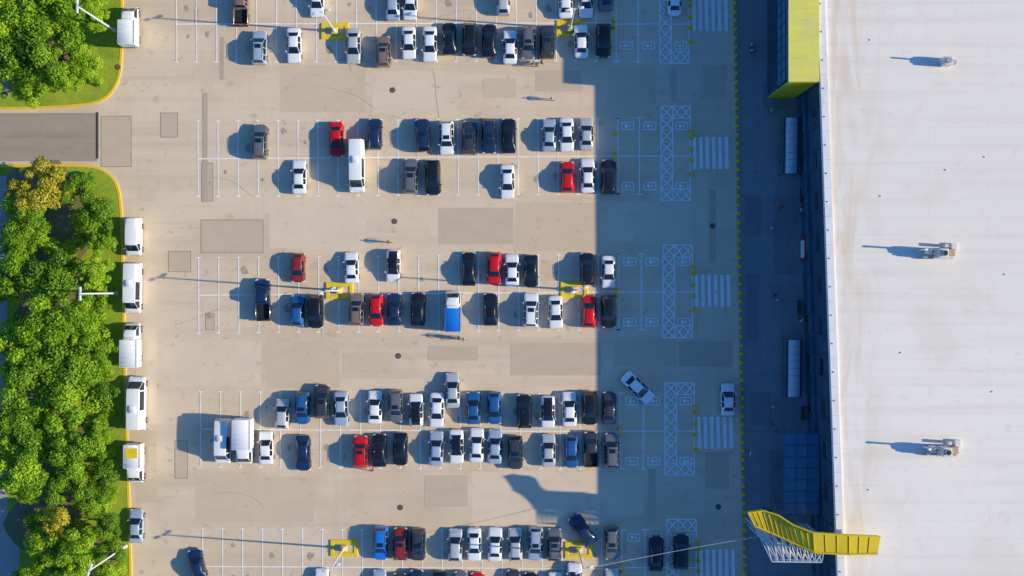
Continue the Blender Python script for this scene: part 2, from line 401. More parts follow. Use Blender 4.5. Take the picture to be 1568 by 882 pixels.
# ------------------------------------------------------------------ lamps + yellow islands
def lampmesh(h,arm,heads,pr=.13):
    g=MB(); g.tube((0,0,0),(0,0,h),pr,pr*.55,10,0); g.tube((0,0,0),(0,0,.5),.26,.24,10,0)
    g.box(0,0,h,.26,.26,.1,0)
    for a in heads:
        c,s=math.cos(a),math.sin(a)
        g.tube((0,0,h),(c*arm,s*arm,h+.12),.05,.04,8,0)
        g.box(c*(arm+.22),s*(arm+.22),h+.08,.62,.3,.12,1,rot=a,bev=.04)
        g.box(c*(arm+.22),s*(arm+.22),h+.06,.4,.22,.03,2,rot=a)
    return g.mesh('street_lamp',[M_metalw,M_metalw,M_lampl],40)
lot_l=lampmesh(10,.6,[math.radians(20),math.radians(200)])
str_l=lampmesh(12.8,.28,[math.radians(80),math.radians(260)],.15)
isl=MB()
for (a,b,c,d) in [(-1.5,0,.46,2.1),(1.5,0,.46,2.1)]: isl.box(a,b,0,c,d,.16,0,bev=.03)
for s in (-1,1): isl.box(0,s*.82,0,2.54,.46,.157,0,bev=.03)
isl.box(0,0,0,2.54,1.18,.06,1); isl.box(0,0,.06,.8,.8,.5,0,bev=.06)
ime=isl.mesh('yellow_lamp_island',[M_yellow,M_patch2])
for i,p in enumerate([(513,48),(873,44),(520,445),(879,444),(527,839),(886,842)]):
    place(ime,'yellow_lamp_island',(X(p[0]),Y(p[1]),.02))
    place(lot_l,'street_lamp',(X(p[0]),Y(p[1]),.5),rz=random.uniform(-.3,.3))
for p in [(176,47),(180,449),(193,836)]: place(str_l,'street_lamp',(X(p[0]),Y(p[1]),.11),rz=random.uniform(-.3,.3))

# ------------------------------------------------------------------ vehicles
def loft(g,L,W,st,o=(0,0),crown=.02,under=True,edge=.06,zs=.2):
    """st: (s, wf, belt, top, tw, side, topmat) interval properties refer to the interval after the station"""
    rings=[]
    for (s,wf,belt,top,tw,_,_) in st:
        w=W/2*wf; y=L/2-s*L+o[1]
        e=edge if top-belt>.12 else .015
        half=[(w*.93,zs),(w,zs+.22),(w*.985,belt*.86+.02),(w*.94,belt),(tw,max(belt+.005,top-e)),(tw*.92,max(belt+.01,top-e*.35)),(tw*.55,top),(0,top+crown)]
        ring=[(x,y,z) for x,z in half]+[(-x,y,z) for x,z in half[-2::-1]]
        rings.append(ring)
    n=len(rings[0]); vs=[p for r_ in rings for p in r_]; fs=[]; ms=[]
    strips=[0,1,2,3,4,5,6,6,5,4,3,2,1,0]
    for i in range(len(st)-1):
        side,topm=st[i][5],st[i][6]
        for j in range(n-1):
            fs.append([i*n+j,i*n+j+1,(i+1)*n+j+1,(i+1)*n+j])
            k=strips[j]
            ms.append(0 if k in(0,1,2) else side if k==3 else (0 if topm in(2,3) else topm) if k==4 else topm)
        if under: fs.append([i*n,(i+1)*n,(i+1)*n+n-1,i*n+n-1]); ms.append(3)
    fs.append(list(range(n))); ms.append(0); fs.append([ (len(st)-1)*n+j for j in range(n)][::-1]); ms.append(0)
    g.add([ (x+o[0],y,z) for x,y,z in vs],fs,ms)
def wheels(g,W,ys,r=.32,t=.22):
    for y in ys:
        for s in (-1,1):
            x1=s*(W/2+.012); x0=s*(W/2-t)
            g.tube((s*(W/2-.3),y,r+.03),(s*(W/2+.004),y,r+.03),r+.06,r+.06,16,3)
            g.tube((x0,y,r),(x1,y,r),r,r*.97,16,3); g.tube((x1,y,r),(x1+s*.008,y,r),r*.62,r*.58,12,4)
P,R,G,K=0,1,2,3  # paint, roof, glass, black
def carmesh(kind):
    g=MB()
    if kind=='sedan':
        L,W,H=4.5,1.80,1.45
        st=[(0,.66,.50,.52,.42,P,P),(.02,.84,.60,.63,.60,P,P),(.07,.94,.68,.73,.68,P,P),(.15,.99,.73,.81,.70,P,P),(.25,1,.80,.90,.71,P,K),(.275,1,.86,.93,.73,G,G),
            (.42,1,.92,H-.05,.56,G,R),(.47,1,.92,H-.01,.57,G,R),(.545,1,.93,H,.58,P,R),(.565,1,.93,H,.58,G,R),(.67,1,.94,H-.03,.57,G,R),(.73,1,.95,H-.08,.56,P,G),
            (.85,.99,.95,1.02,.66,P,P),(.88,.98,.93,.99,.68,P,P),(.96,.93,.89,.95,.66,P,P),(.99,.84,.78,.83,.60,P,P),(1,.76,.6,.62,.5,P,P)]
    elif kind=='hatch':
        L,W,H=4.1,1.76,1.5
        st=[(0,.66,.52,.54,.42,P,P),(.025,.85,.62,.66,.6,P,P),(.08,.95,.70,.77,.67,P,P),(.16,1,.77,.86,.69,P,P),(.235,1,.84,.95,.70,P,K),(.26,1,.90,.99,.72,G,G),
            (.41,1,.94,H-.05,.56,G,R),(.46,1,.94,H,.57,G,R),(.55,1,.95,H+.01,.58,P,R),(.57,1,.95,H+.01,.58,G,R),(.73,1,.97,H-.02,.57,P,R),(.86,.98,.98,H-.10,.54,P,G),
            (.955,.94,.97,1.05,.60,P,P),(.985,.88,.85,.9,.58,P,P),(1,.80,.6,.62,.5,P,P)]
    elif kind=='suv':
        L,W,H=4.5,1.86,1.68
        st=[(0,.72,.62,.64,.5,P,P),(.02,.88,.75,.79,.65,P,P),(.07,.96,.85,.91,.70,P,P),(.16,1,.91,1.0,.72,P,P),(.235,1,.96,1.06,.73,P,K),(.255,1,1.0,1.10,.75,G,G),
            (.375,1,1.04,H-.05,.62,G,R),(.43,1,1.04,H,.63,G,R),(.52,1,1.05,H,.64,P,R),(.54,1,1.05,H,.64,G,R),(.72,1,1.06,H,.64,P,R),(.745,1,1.06,H-.01,.64,G,R),(.90,.99,1.07,H-.07,.62,P,G),
            (.965,.96,1.06,1.15,.68,P,P),(.99,.9,.95,1.0,.66,P,P),(1,.84,.7,.72,.55,P,P)]
    elif kind=='pickup':
        L,W,H=5.2,1.86,1.75
        st=[(0,.76,.66,.68,.55,P,P),(.02,.92,.82,.85,.7,P,P),(.08,1,.92,.99,.74,P,P),(.2,1,.98,1.06,.75,P,K),(.22,1,1.02,1.1,.76,G,G),
            (.32,1,1.06,H-.05,.64,G,R),(.36,1,1.06,H,.65,G,R),(.44,1,1.06,H,.65,P,R),(.46,1,1.06,H,.65,G,R),(.54,1,1.06,H-.03,.64,P,G),(.575,1,1.04,1.10,.74,P,P),(.6,1,1.03,1.06,.78,P,P)]
        loft(g,L,W,st,under=True)
        y0=L/2-.6*L; y1=-L/2+.04; ym=(y0+y1)/2; bl=y0-y1
        g.box(0,ym,.35,W*.9,bl,.35,P)          # bed floor body
        for s in(-1,1): g.box(s*(W/2-.07),ym,.3,.14,bl,.74,P,bev=.03)
        g.box(0,y1+.05,.32,W-.3,.1,.72,P); g.box(0,ym,.702,W-.3,bl-.12,.01,K)
        g.box(0,y1-.06,.35,W*.9,.14,.2,K,bev=.03)
        wheels(g,W,(L*.31,-L*.29),.38)
    elif kind in('van','minibus'):
        L,W,H=(5.2,1.98,2.05) if kind=='van' else (6.6,2.05,2.5)
        a=4.6/L
        st=[(0,.74,.62,.64,.5,P,P),(.015*a,.9,.8,.84,.7,P,P),(.06*a,.97,.93,1.0,.76,P,P),(.13*a,1,1.02,1.12,.78,P,K),(.15*a,1,1.06,1.16,.80,G,G),
            (.30*a,1,1.15,H-.08,.76,G,R),(.35*a,1,1.15,H-.02,.78,P,R),(.38*a,1,1.15,H,.79,G if kind=='minibus' else P,R),(.62,1,1.15,H+.01,.80,P,R),(.64,1,1.15,H+.01,.80,P,R),(.93,1,1.15,H-.01,.79,P,R),(.975,.98,1.15,H-.08,.77,P,G),(.99,.96,1.15,1.3,.8,P,P),(1,.93,.8,.85,.7,P,P)]
        loft(g,L,W,st,edge=.1)
        for k in range(int(L*1.1)): g.box(0,L/2-L*.4*a-.55-k*.62,H+.005,W*.66,.05,.03,R)
        if kind=='minibus': g.box(0,-.6,H+.01,.8,.9,.14,R,bev=.05)
        wheels(g,W,(L/2-.85,-L/2+1.15),.35)
    if kind in('sedan','hatch','suv'):
        loft(g,L,W,st,zs=.2 if kind!='suv' else .28); wheels(g,W,(L*.5-L*.185,-L*.5+L*.205),.32 if kind!='suv' else .36)
        if kind=='suv':
            for s in(-1,1): g.tube((s*.60,L*.08,H+.03),(s*.60,-L*.36,H+.0),.022,.022,6,K)
            g.box(0,.05,H+.018,.75,.55,.012,G)
        if kind=='sedan': g.tube((.0,-L*.21,H-.02),(0,-L*.24,H+.1),.02,.01,5,K)
    hz={'sedan':.56,'hatch':.58,'suv':.72,'pickup':.8,'van':.82,'minibus':.82}[kind]
    bz={'sedan':.95,'hatch':.98,'suv':1.08,'pickup':1.1,'van':1.2,'minibus':1.2}[kind]
    ms_={'sedan':.30,'hatch':.29,'suv':.28,'pickup':.24,'van':.17,'minibus':.13}[kind]
    for s in(-1,1):
        g.box(s*(W/2*.72),L/2-.13,hz-.08,.34,.22,.15,4+1,rot=-s*.45,bev=.03)
        g.box(s*(W/2*.74),-L/2+.10,hz+.02,.30,.2,.16,6,rot=s*.35,bev=.03)
        g.box(s*(W/2+.07),L/2-L*ms_-.05,bz-.06,.2,.13,.14,P,rot=-s*.2,bev=.03)
    g.box(0,L/2-.07,.36,W*.5,.16,.16,K,bev=.03); g.box(0,L/2+.012,.40,.5,.012,.11,7); g.box(0,-L/2-.012,.55,.5,.012,.11,7)
    return g.mesh(kind,[M_metalw,M_metalw,M_glass,M_dark,M_rim,M_lampl,M_tail,surf('plate',(.7,.7,.7))],38), L, W
def truckmesh(L,bw,bh_,stripe=False):
    g=MB(); W=1.95; H=2.15; CL=1.9
    o=(0,L/2-CL/2)
    st=[(0,.86,.7,.72,.7,P,P),(.04,.96,.95,1.02,.78,P,P),(.14,1,1.12,1.2,.82,P,K),(.17,1,1.18,1.26,.84,G,G),(.42,1,1.2,H-.06,.78,G,R),(.5,1,1.2,H,.79,G,R),(.82,1,1.2,H,.79,P,R),(.97,1,1.2,H-.05,.78,P,R),(1,.98,1.15,H-.15,.76,P,P)]
    loft(g,CL,W,st,o=o,edge=.1,zs=.4)
    by0=L/2-CL-.12; bl=L-CL-.12; bc=by0-bl/2
    g.box(0,bc+.1,.5,.9,bl+.3,.25,K)
    g.box(0,bc,.82,bw,bl,bh_-.82,7,bev=.06)
    for s in(-1,1):
        g.box(s*(bw/2-.03),bc,bh_-.02,.06,bl-.1,.05,4)
        for k in range(6): g.box(s*(bw/2+.01),bc-bl/2+.3+k*(bl-.6)/5,.86,.03,.05,bh_-1.0,4)
        g.box(s*(W/2+.16),L/2-.35,1.25,.22,.1,.34,K,bev=.02)
        g.box(s*.7,L/2-.06,.62,.34,.12,.18,5,bev=.02); g.box(s*.8,-L/2+.02,.6,.2,.08,.12,6)
    for k in range(int(bl/.6)): g.box(0,bc-bl/2+.35+k*.6,bh_-.003,bw-.14,.04,.018,7)
    g.box(0,by0+.06,H-.4,1.5,.35,.75,P,bev=.1) # wind deflector / fridge unit
    if stripe: g.box(0,-L/2+bl*.35,bh_+.02,bw*.72,bl*.42,.012,8)
    wheels(g,W,(L/2-.75,-L/2+1.0),.38,.28)
    return g.mesh('box_truck',[M_cargo,M_cargo,M_glass,M_dark,M_rim,M_lampl,M_tail,M_cargo,M_yellow],38)
CM={k:carmesh(k) for k in('sedan','hatch','suv','pickup','van','minibus')}
def paint(name,c,metal=0.0):
    return surf('paint_'+name,c,[((.7,.7,.7),4,.45,.8,tuple(v*.85+.01 for v in c),.5),((6,6,6),3,.5,.8,tuple(v*.9+.02 for v in c),.25)],rough=.32,metal=metal,coat=.6,spec=.5)
PC={'w':paint('white',(.93,.93,.92)),'s':paint('silver',(.60,.61,.62),.15),'l':paint('silver_blue',(.44,.54,.66),.15),'g':paint('grey',(.21,.215,.225),.3),
    'd':paint('dark_grey',(.06,.068,.080),.2),'k':paint('black',(.010,.012,.017)),'n':paint('navy',(.014,.04,.11),.1),'b':paint('blue',(.018,.12,.34)),
    'B':paint('bright_blue',(.012,.21,.72)),'r':paint('red',(.72,.006,.010)),'R':paint('dark_red',(.30,.025,.03)),'o':paint('brown_grey',(.30,.21,.16),.2)}
NAMES={'sedan':'parked_sedan','hatch':'parked_hatchback','suv':'parked_suv','pickup':'pickup_truck','van':'parked_van','minibus':'minibus'}
def car(x,y,kind,colr,ln=None,nose=1,rot=0,roof=None,h=.8,nm=None,sw=1):
    me,L,W=CM[kind]; sc=1
    if ln: sc=max(.86,min(1.12,ln/12/L*.985))
    px,py=PH(x,y,h)
    o=place(me,nm or NAMES[kind],(px,py,.02),math.radians((0 if nose>0 else 180)+rot+random.uniform(-1.6,1.6)),(sw*(1.03+(sc-1)*.3),sc,1))
    for i,c in ((0,colr),(1,roof or colr)):
        o.material_slots[i].link='OBJECT'; o.material_slots[i].material=PC[c]
    return o
S,Hh,V,PK='sedan','hatch','suv','pickup'
cars=[
(369,8,PK,'o',62,1),(485,0,S,'w',52,-1),(601,4,S,'l',54,1),(628,3,S,'w',54,-1),(771,-2,Hh,'s',50,1),(866,1,S,'w',54,1),(897,0,S,'w',54,-1),(928,-10,S,'g',52,1),(1033,-1,S,'w',50,1),
(397,73,V,'l',52,1),(450,69,S,'w',54,-1),(541,70,S,'s',54,-1),(587,79,V,'o',48,1),(626,65,S,'w',50,-1),(658,67,S,'w',54,-1),(688,59,S,'k',50,1),(719,60,V,'k',50,-1),(749,62,S,'k',52,1),
(781,72,S,'w',52,1),(809,65,V,'g',50,-1),(838,64,V,'d',52,1),(890,63,S,'w',52,1),(924,62,V,'k',52,-1),
(398,217,V,'g',54,1),(515,213,S,'r',54,-1),(574,205,Hh,'n',48,1),(648,207,V,'n',51,1,5),(684,211,V,'w',52,-1),(719,211,V,'d',52,1),(749,208,V,'n',54,-1),(779,208,S,'k',54,1),
(841,207,S,'l',50,1),(868,206,S,'w',52,-1),(898,205,S,'s',50,1),
(458,271,S,'w',52,1),(629,270,V,'g',54,1),(663,272,V,'k',54,-1),(777,278,S,'w',53,-1),(869,271,Hh,'r',48,1),(900,269,S,'w',53,1),(932,271,V,'k',53,1),
(456,410,Hh,'R',45,-1),(538,410,S,'w',48,1),(602,407,Hh,'w',50,-1,0,'k'),(718,412,S,'k',52,1),(757,411,Hh,'r',50,-1),(784,414,S,'w',50,1),(813,415,S,'k',50,-1),(899,412,V,'k',50,1),(932,416,S,'w',50,-1),
(402,459,PK,'n',64,1),(455,476,Hh,'b',48,1),(483,477,V,'k',52,-1),(546,474,V,'o',50,1),(576,475,Hh,'r',50,-1),(604,474,S,'n',50,1),(640,474,S,'k',52,1),(751,474,S,'k',50,1),
(813,475,V,'w',53,1),(851,478,S,'w',51,-1),(902,477,Hh,'r',50,1),(932,477,V,'k',50,-1),
(432,634,Hh,'s',46,1),(463,625,V,'b',50,-1),(493,615,V,'d',52,1),(522,626,S,'l',53,-1),(574,624,S,'w',51,1),(606,622,V,'g',50,-1),(637,628,Hh,'w',50,1,0,'k'),(669,628,S,'w',54,-1),(693,598,S,'s',54,1),
(725,625,S,'b',50,1),(757,625,Hh,'b',50,-1),(803,630,V,'k',52,1),(839,631,Hh,'w',50,-1,0,'k'),(872,627,S,'w',54,1),(903,625,V,'k',52,-1),(933,625,S,'d',50,1),(977,594,S,'w',58,-1,47),(1115,612,S,'w',50,1),
(407,686,S,'w',51,1),(464,694,S,'n',55,-1),(552,692,V,'r',50,1),(581,690,S,'k',51,1),(613,688,S,'k',51,-1),(668,687,S,'l',53,1),(699,684,S,'w',53,-1,0,'k'),(730,682,S,'w',53,1),(758,684,S,'l',53,1),
(789,693,V,'d',52,-1),(840,690,S,'s',50,1),(875,692,Hh,'b',50,-1),(905,688,PK,'d',54,1),(937,690,V,'g',54,1),
(583,832,V,'B',52,-1),(613,833,V,'R',50,1),(640,834,V,'d',50,-1),(697,835,Hh,'s',50,1),(726,834,S,'w',52,-1),(758,834,S,'w',52,1),(789,834,Hh,'s',50,1),(820,833,V,'l',52,-1),(849,834,V,'g',50,1),
(892,812,S,'n',52,1,33),(937,832,V,'g',50,-1),(1005,848,S,'k',54,1),(1043,845,V,'k',54,1),(302,866,S,'n',50,1,14),
(493,897,S,'w',52,1),(581,898,S,'l',50,1),(612,903,S,'d',50,1),(638,899,V,'n',52,1),(674,900,S,'k',50,-1),(706,900,Hh,'g',50,1),(731,902,Hh,'r',50,1),(787,899,S,'d',52,1),(812,902,S,'k',50,1),(880,889,V,'w',54,1),(937,897,S,'s',52,1),(850,903,S,'w',52,1),
(208,806,S,'l',52,1),
]
for c in cars: car(*c)
car(544,252,'minibus','w',82,-1,h=2.2,sw=.98)
car(201,362,'van','w',58,-1,h=1.8); car(199,441,'minibus','w',78,-1,h=2); car(204,619,'minibus','w',82,1,h=2.2,sw=1.05)
car(338,677,'minibus','w',68,-1,h=2)
def truck(x,y,L,bw,bhh,nose,stripe=False,pc=None,cab=None):
    me=truckmesh(L,bw,bhh,stripe); px,py=PH(x,y,2.2)
    o=place(me,'box_truck',(px,py,.02),math.radians(0 if nose>0 else 180))
    if pc:
        for i in(7,): o.material_slots[i].link='OBJECT'; o.material_slots[i].material=PC[pc]
        for i in (0,1): o.material_slots[i].link='OBJECT'; o.material_slots[i].material=PC[cab or pc]
truck(195,38,5.1,2.1,2.9,1); truck(198,529,5.5,2.2,2.8,1); truck(203,711,5.0,2.1,2.7,-1,True); truck(371,677,5.8,2.3,3.2,-1); truck(693,477,5.1,1.95,2.4,1,False,'B','w')

# ------------------------------------------------------------------ store building
root=bpy.data.objects.new('retail_store_building',None); COL.objects.link(root)
A,B=-900,1700
g=MB()
x0,x1=bx(A),bx(B); y0,y1=Y(A),Y(B); h0,h1=bh(A),bh(B); XE=140
g.add([(x0,y0,h0),(x1,y1,h1),(XE,y1,h1),(XE,y0,h0)],[[0,1,2,3]],0)
o=g.obj('roof',[M_roof],fixn=False); up(o.data); o.parent=root
g=MB()
g.add([(x0,y0,0),(x1,y1,0),(x1,y1,h1),(x0,y0,h0)],[[0,1,2,3]],0)
g.add([(XE,y0,0),(XE,y1,0),(XE,y1,h1),(XE,y0,h0)],[[0,1,2,3]],0)
g.add([(x0,y0,0),(XE,y0,0),(XE,y0,h0),(x0,y0,h0)],[[0,1,2,3]],0)
g.add([(x1,y1,0),(XE,y1,0),(XE,y1,h1),(x1,y1,h1)],[[0,1,2,3]],0)
o=g.obj('walls',[M_cladb]); o.parent=root
# parapet: coping in segments
g=MB(); k=A
while k<B:
    ka,kb=k,k+40
    xa,xb=bx(ka),bx(kb); ya,yb=Y(ka)-.012,Y(kb)+.012; za,zb=bh(ka),bh(kb)
    vs=[(xa-.12,ya,za-.5),(xb-.12,yb,zb-.5),(xb+.75,yb,zb-.1),(xa+.75,ya,za-.1),(xa-.12,ya,za+.25),(xb-.12,yb,zb+.25),(xb+.75,yb,zb+.25),(xa+.75,ya,za+.25)]
    g.add(vs,[[0,1,2,3],[4,5,6,7],[0,1,5,4],[1,2,6,5],[2,3,7,6],[3,0,4,7]],0)
    g.tube((xa+.2,ya-1.6,za+.25),(xa+.2,ya-1.6,za+.33),.08,.08,8,1)
    k+=40
o=g.obj('parapet_coping',[M_cladw,M_dark]); o.parent=root
# facade ribs, ground floor glazing, doors
g=MB(); k=A; i=0
while k<B:
    xx=bx(k); g.box(xx-.08,Y(k),.15,.16,.12,bh(k)-.8,1)
    if i%2==0:
        g.box(bx(k+15)-.03,Y(k+15),.5,.06,2.0,2.3,0); g.box(bx(k+15)-.09,Y(k+15),2.85,.18,2.2,.1,2)
        g.box(bx(k+15)-.03,Y(k+15),7.2,.06,2.0,1.3,0)
    k+=30; i+=1
kk=A
while kk<B:
    g.box(bx(kk+30)-.2,Y(kk+30),4.4,.4,4.96,.5,3); kk+=60
o=g.obj('windows_and_ribs',[M_glass,surf('rib_slate',(.055,.10,.16),rough=.4),M_metal,surf('fascia_slate',(.05,.13,.22),rough=.4)]); o.parent=root
# yellow entrance portal (top of frame)
g=MB()
px0=X(1175); px1=bx(60)-.14; ya=Y(149); yb=Y(-60); ht=bh(60)+.35
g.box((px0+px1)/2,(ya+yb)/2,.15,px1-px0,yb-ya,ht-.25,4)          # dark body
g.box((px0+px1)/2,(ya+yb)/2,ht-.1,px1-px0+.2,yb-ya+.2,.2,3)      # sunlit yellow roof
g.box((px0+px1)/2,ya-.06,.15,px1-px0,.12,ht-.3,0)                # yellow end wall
n=12
g.box(px0-.05,(ya+yb)/2,6.0,.1,yb-ya-.6,ht-6.5,1)                # blue upper glazing
for i in range(n+1): g.box(px0-.14,ya+.3+(yb-ya-.6)*i/n,6.0,.08,.07,ht-6.5,2)
for z in (6.0,8.3,10.4): g.box(px0-.14,(ya+yb)/2,z,.06,yb-ya-.6,.08,2)
g.box(px0-.04,(ya+yb)/2,.3,.06,yb-ya-1.2,5.4,5)
for i in range(1,7): g.box((px0+px1)/2,ya+(yb-ya)*i/7,ht+.1,px1-px0,.05,.04,3)
o=g.obj('entrance_portal',[M_yellow,M_bluegl,M_cladb,surf('portal_roof_yellow',(.84,.76,.13),[((.5,.5,1),4,.42,.66,(.70,.68,.22),.8),((.2,1.5,1),4,.5,.7,(.6,.54,.2),.5)],rough=.6),M_cladb,M_glass]); o.parent=root
# dark blue glass canopy
g=MB()
cx0,cx1=X(1184),bx(720)-.25; ca,cb=Y(775),Y(655)
g.box((cx0+cx1)/2,(ca+cb)/2,5.6,cx1-cx0,cb-ca,.12,0)
for i in range(8): g.box((cx0+cx1)/2,ca+(cb-ca)*i/7,5.72,cx1-cx0+.1,.07,.08,1)
for i in range(4): g.box(cx0+(cx1-cx0)*i/3,(ca+cb)/2,5.80,.07,cb-ca+.1,.06,1)
for yy in(ca+.4,(ca+cb)/2,cb-.4): g.tube((cx0+.3,yy,.15),(cx0+.3,yy,5.6),.12,.12,10,1)
o=g.obj('entrance_canopy',[M_bluegl,surf('canopy_frame',(.05,.14,.24),rough=.4)]); o.parent=root
# trolley shelters
def shelter(xc,ya,yb):
    g=MB(); W=1.9; L=(yb-ya)/12*.975; px,py=PH(xc,(ya+yb)/2,3)
    n=8
    for i in range(n):   # shallow barrel roof
        t0,t1=-1+2*i/n,-1+2*(i+1)/n; z=lambda t:2.7+.35*(1-t*t)
        g.add([(t0*W/2,-L/2,z(t0)),(t1*W/2,-L/2,z(t1)),(t1*W/2,L/2,z(t1)),(t0*W/2,L/2,z(t0))],[[0,1,2,3]],0 if 1<=i<=6 else 1)
    for s in(-1,1):
        for k in range(5): g.tube((s*W/2,-L/2+L*k/4,0),(s*W/2,-L/2+L*k/4,2.72),.05,.05,8,1)
        g.tube((s*W/2,-L/2,2.72),(s*W/2,L/2,2.72),.06,.06,8,1); g.tube((s*W/2,-L/2,1.0),(s*W/2,L/2,1.0),.03,.03,6,1)
    for k in range(9):
        yy=-L/2+L*k/8
        for i in range(n):
            t0,t1=-1+2*i/n,-1+2*(i+1)/n; z=lambda t:2.71+.35*(1-t*t)
            g.tube((t0*W/2,yy,z(t0)),(t1*W/2,yy,z(t1)),.015,.015,5,1)
    for k in range(int(L/.35)): # nested trolleys
        yy=-L/2+.4+k*.35
        g.box(0,yy,.55,.5,.3,.4,2); g.box(0,yy-.1,.12,.5,.04,.45,2)
    g.obj('trolley_shelter',[M_palegl,M_cladb,surf('trolley_wire',(.3,.31,.33),rough=.4,metal=.6)],loc=(px,py,.155),rz=-.012)
shelter(1212,180,266); shelter(1216,520,608)

# rooftop units
def rooftop(x,y,kind,s_=.82):
    px,py=PH(x,y,12.8); py_=441-py*12; zz=bh(py_)
    g=MB()
    if kind==0:
        for s in(-.7,.7): g.box(0,s,0,4.6,.12,.25,1)
        g.box(.4,0,.25,1.3,1.3,1.7,0,bev=.06); g.box(-1.2,.3,.25,.9,.8,1.3,0,bev=.05); g.box(1.9,.1,.25,.9,1.0,.9,2,bev=.04)
        g.tube((.4,.0,1.95),(.4,0,2.2),.42,.42,16,1); g.tube((.4,0,2.2),(.4,0,2.21),.34,.34,16,3)
        g.tube((-1.2,.3,1.55),(-1.2,.3,1.75),.3,.3,14,1)
        g.tube((-.6,-.7,.8),(2.2,-.7,.8),.16,.16,10,0); g.tube((2.2,-.7,.8),(2.2,-.7,.1),.16,.16,10,0)
        g.tube((-2.2,.5,0),(-2.2,.5,2.3),.14,.14,8,0); g.tube((-2.2,.5,2.3),(-2.6,.5,2.4),.14,.18,8,0); g.tube((-1.7,-.5,0),(-1.7,-.5,1.2),.15,.15,8,0)
        g.box(2.6,.9,0,.8,1.1,.5,0,bev=.03); g.box(1.2,1.1,.25,.5,.4,.8,0)
    else:
        g.box(0,0,0,1.0,1.0,1.3,0,bev=.05); g.tube((0,0,1.3),(0,0,1.5),.35,.35,12,1); g.box(.9,.0,.1,.7,.5,.4,1,bev=.03); g.tube((-.7,.2,0),(-.7,.2,2.2),.1,.1,8,0)
    o=g.obj('rooftop_ventilation_unit',[M_hvac,surf('hvac_grille',(.4,.4,.4),rough=.5),M_orange,M_dark],loc=(px,py,zz)); o.scale=(s_,s_,1.15)
rooftop(1436,388,0); rooftop(1440,690,0); rooftop(1452,93,1,1.0)
g=MB()
for p in[(1335,60),(1510,240),(1380,540),(1520,600),(1330,750),(1450,260),(1540,420),(1350,300)]:
    px,py=PH(*p,12); zz=bh(441-py*12); g.tube((px,py,zz),(px,py,zz+.1),.09,.09,8,0)
g.obj('roof_vent_pipes',[M_hvac])

# ------------------------------------------------------------------ yellow sign structure on white lattice
g=MB()
Zs=[13.0,13.2,13.6,14.1,14.7,15,15]
topimg=[(1145,785),(1168,782),(1191,789),(1214,804),(1245,816),(1300,820),(1348,822)]
botimg=[(1156,806),(1178,815),(1200,825),(1224,836),(1247,846),(1300,849),(1344,848)]
T=[(*PH(a,b,z),z) for (a,b),z in zip(topimg,Zs)]; Bt=[(*PH(a,b,z-.15),z-.15) for (a,b),z in zip(botimg,Zs)]; n=len(T)
dz=Vector((0,0,.9))
for i in range(n-1):
    a,b,c,d=map(Vector,(T[i],T[i+1],Bt[i+1],Bt[i]))
    vs=[a,b,c,d,a-dz,b-dz,c-dz,d-dz]
    g.add(vs,[[0,1,2,3],[4,5,6,7],[0,1,5,4],[2,3,7,6]]+([[0,3,7,4]] if i==0 else [])+([[1,2,6,5]] if i==n-2 else []),0)
    for f in (0,.33,.66):
        e=a.lerp(b,f)+Vector((0,0,.03)); h_=d.lerp(c,f)+Vector((0,0,.03)); g.tube(e,h_,.04,.04,5,2)
    for f in (0,1):
        e=(a if f==0 else d)+Vector((0,0,.06)); h_=(b if f==0 else c)+Vector((0,0,.06)); g.tube(e,h_,.11,.11,8,0)
def lat(p0,p1,q0,q1,nn,r_):
    p0,p1,q0,q1=map(Vector,(p0,p1,q0,q1))
    g.tube(p0,p1,r_*1.4,r_*1.4,6,1); g.tube(q0,q1,r_*1.4,r_*1.4,6,1)
    for i in range(nn+1):
        a=p0.lerp(p1,i/nn); b=q0.lerp(q1,i/nn); g.tube(a,b,r_,r_,5,1)
        if i<nn:
            a2=p0.lerp(p1,(i+1)/nn); b2=q0.lerp(q1,(i+1)/nn); g.tube(a,b2,r_,r_,5,1); g.tube(b,a2,r_,r_,5,1)
def P3(a,b,z): return (*PH(a,b,z),z)
lat(P3(1156,808,11.8),P3(1262,842,13.4),P3(1182,860,12.4),P3(1258,861,12.8),8,.05)
lat(P3(1160,812,10.4),P3(1258,838,11.6),P3(1184,856,11.0),P3(1256,858,11.2),8,.045)
lat(P3(1182,860,12.4),P3(1258,861,12.8),P3(1184,856,11.0),P3(1256,858,11.2),8,.04)
lat(P3(1262,826,13.4),P3(1344,828,13.4),P3(1262,846,13.2),P3(1344,846,13.2),6,.055)
# lattice legs
for (lx,ly) in [(1140,792),(1186,796),(1222,800)]:
    a=(X(lx),Y(ly)); b=(X(lx+12),Y(ly+2)); c=(X(lx+4),Y(ly+11))
    for p in(a,b,c): g.tube((*p,.15),(*p,11.2),.08,.07,6,1)
    for k in range(8):
        z0_=.3+k*1.34; z1_=z0_+1.34
        for p,q in((a,b),(b,c),(c,a)): g.tube((*p,z0_),(*q,z1_),.035,.035,5,1)
g.obj('yellow_store_sign',[surf('sign_yellow',(.90,.63,.012),[((.4,.4,.4),4,.42,.66,(.78,.50,.01),.7),((1.5,1.5,1.5),4,.5,.72,(.62,.44,.08),.45),((3,3,3),3,.5,.75,(.9,.74,.16),.4)],rough=.5),M_metalw,surf('sign_yellow_rib',(.75,.50,.02),rough=.5)])
# overhead cable
g=MB(); a=Vector((X(886),Y(842),10.3)); b=Vector((X(1140),Y(792),11.2)); prev=a
for i in range(1,17):
    t=i/16; p=a.lerp(b,t)-Vector((0,0,.8*4*t*(1-t)*.5)); g.tube(prev,p,.025,.025,5,0,cap=False); prev=p
g.obj('overhead_cable',[M_metalw])
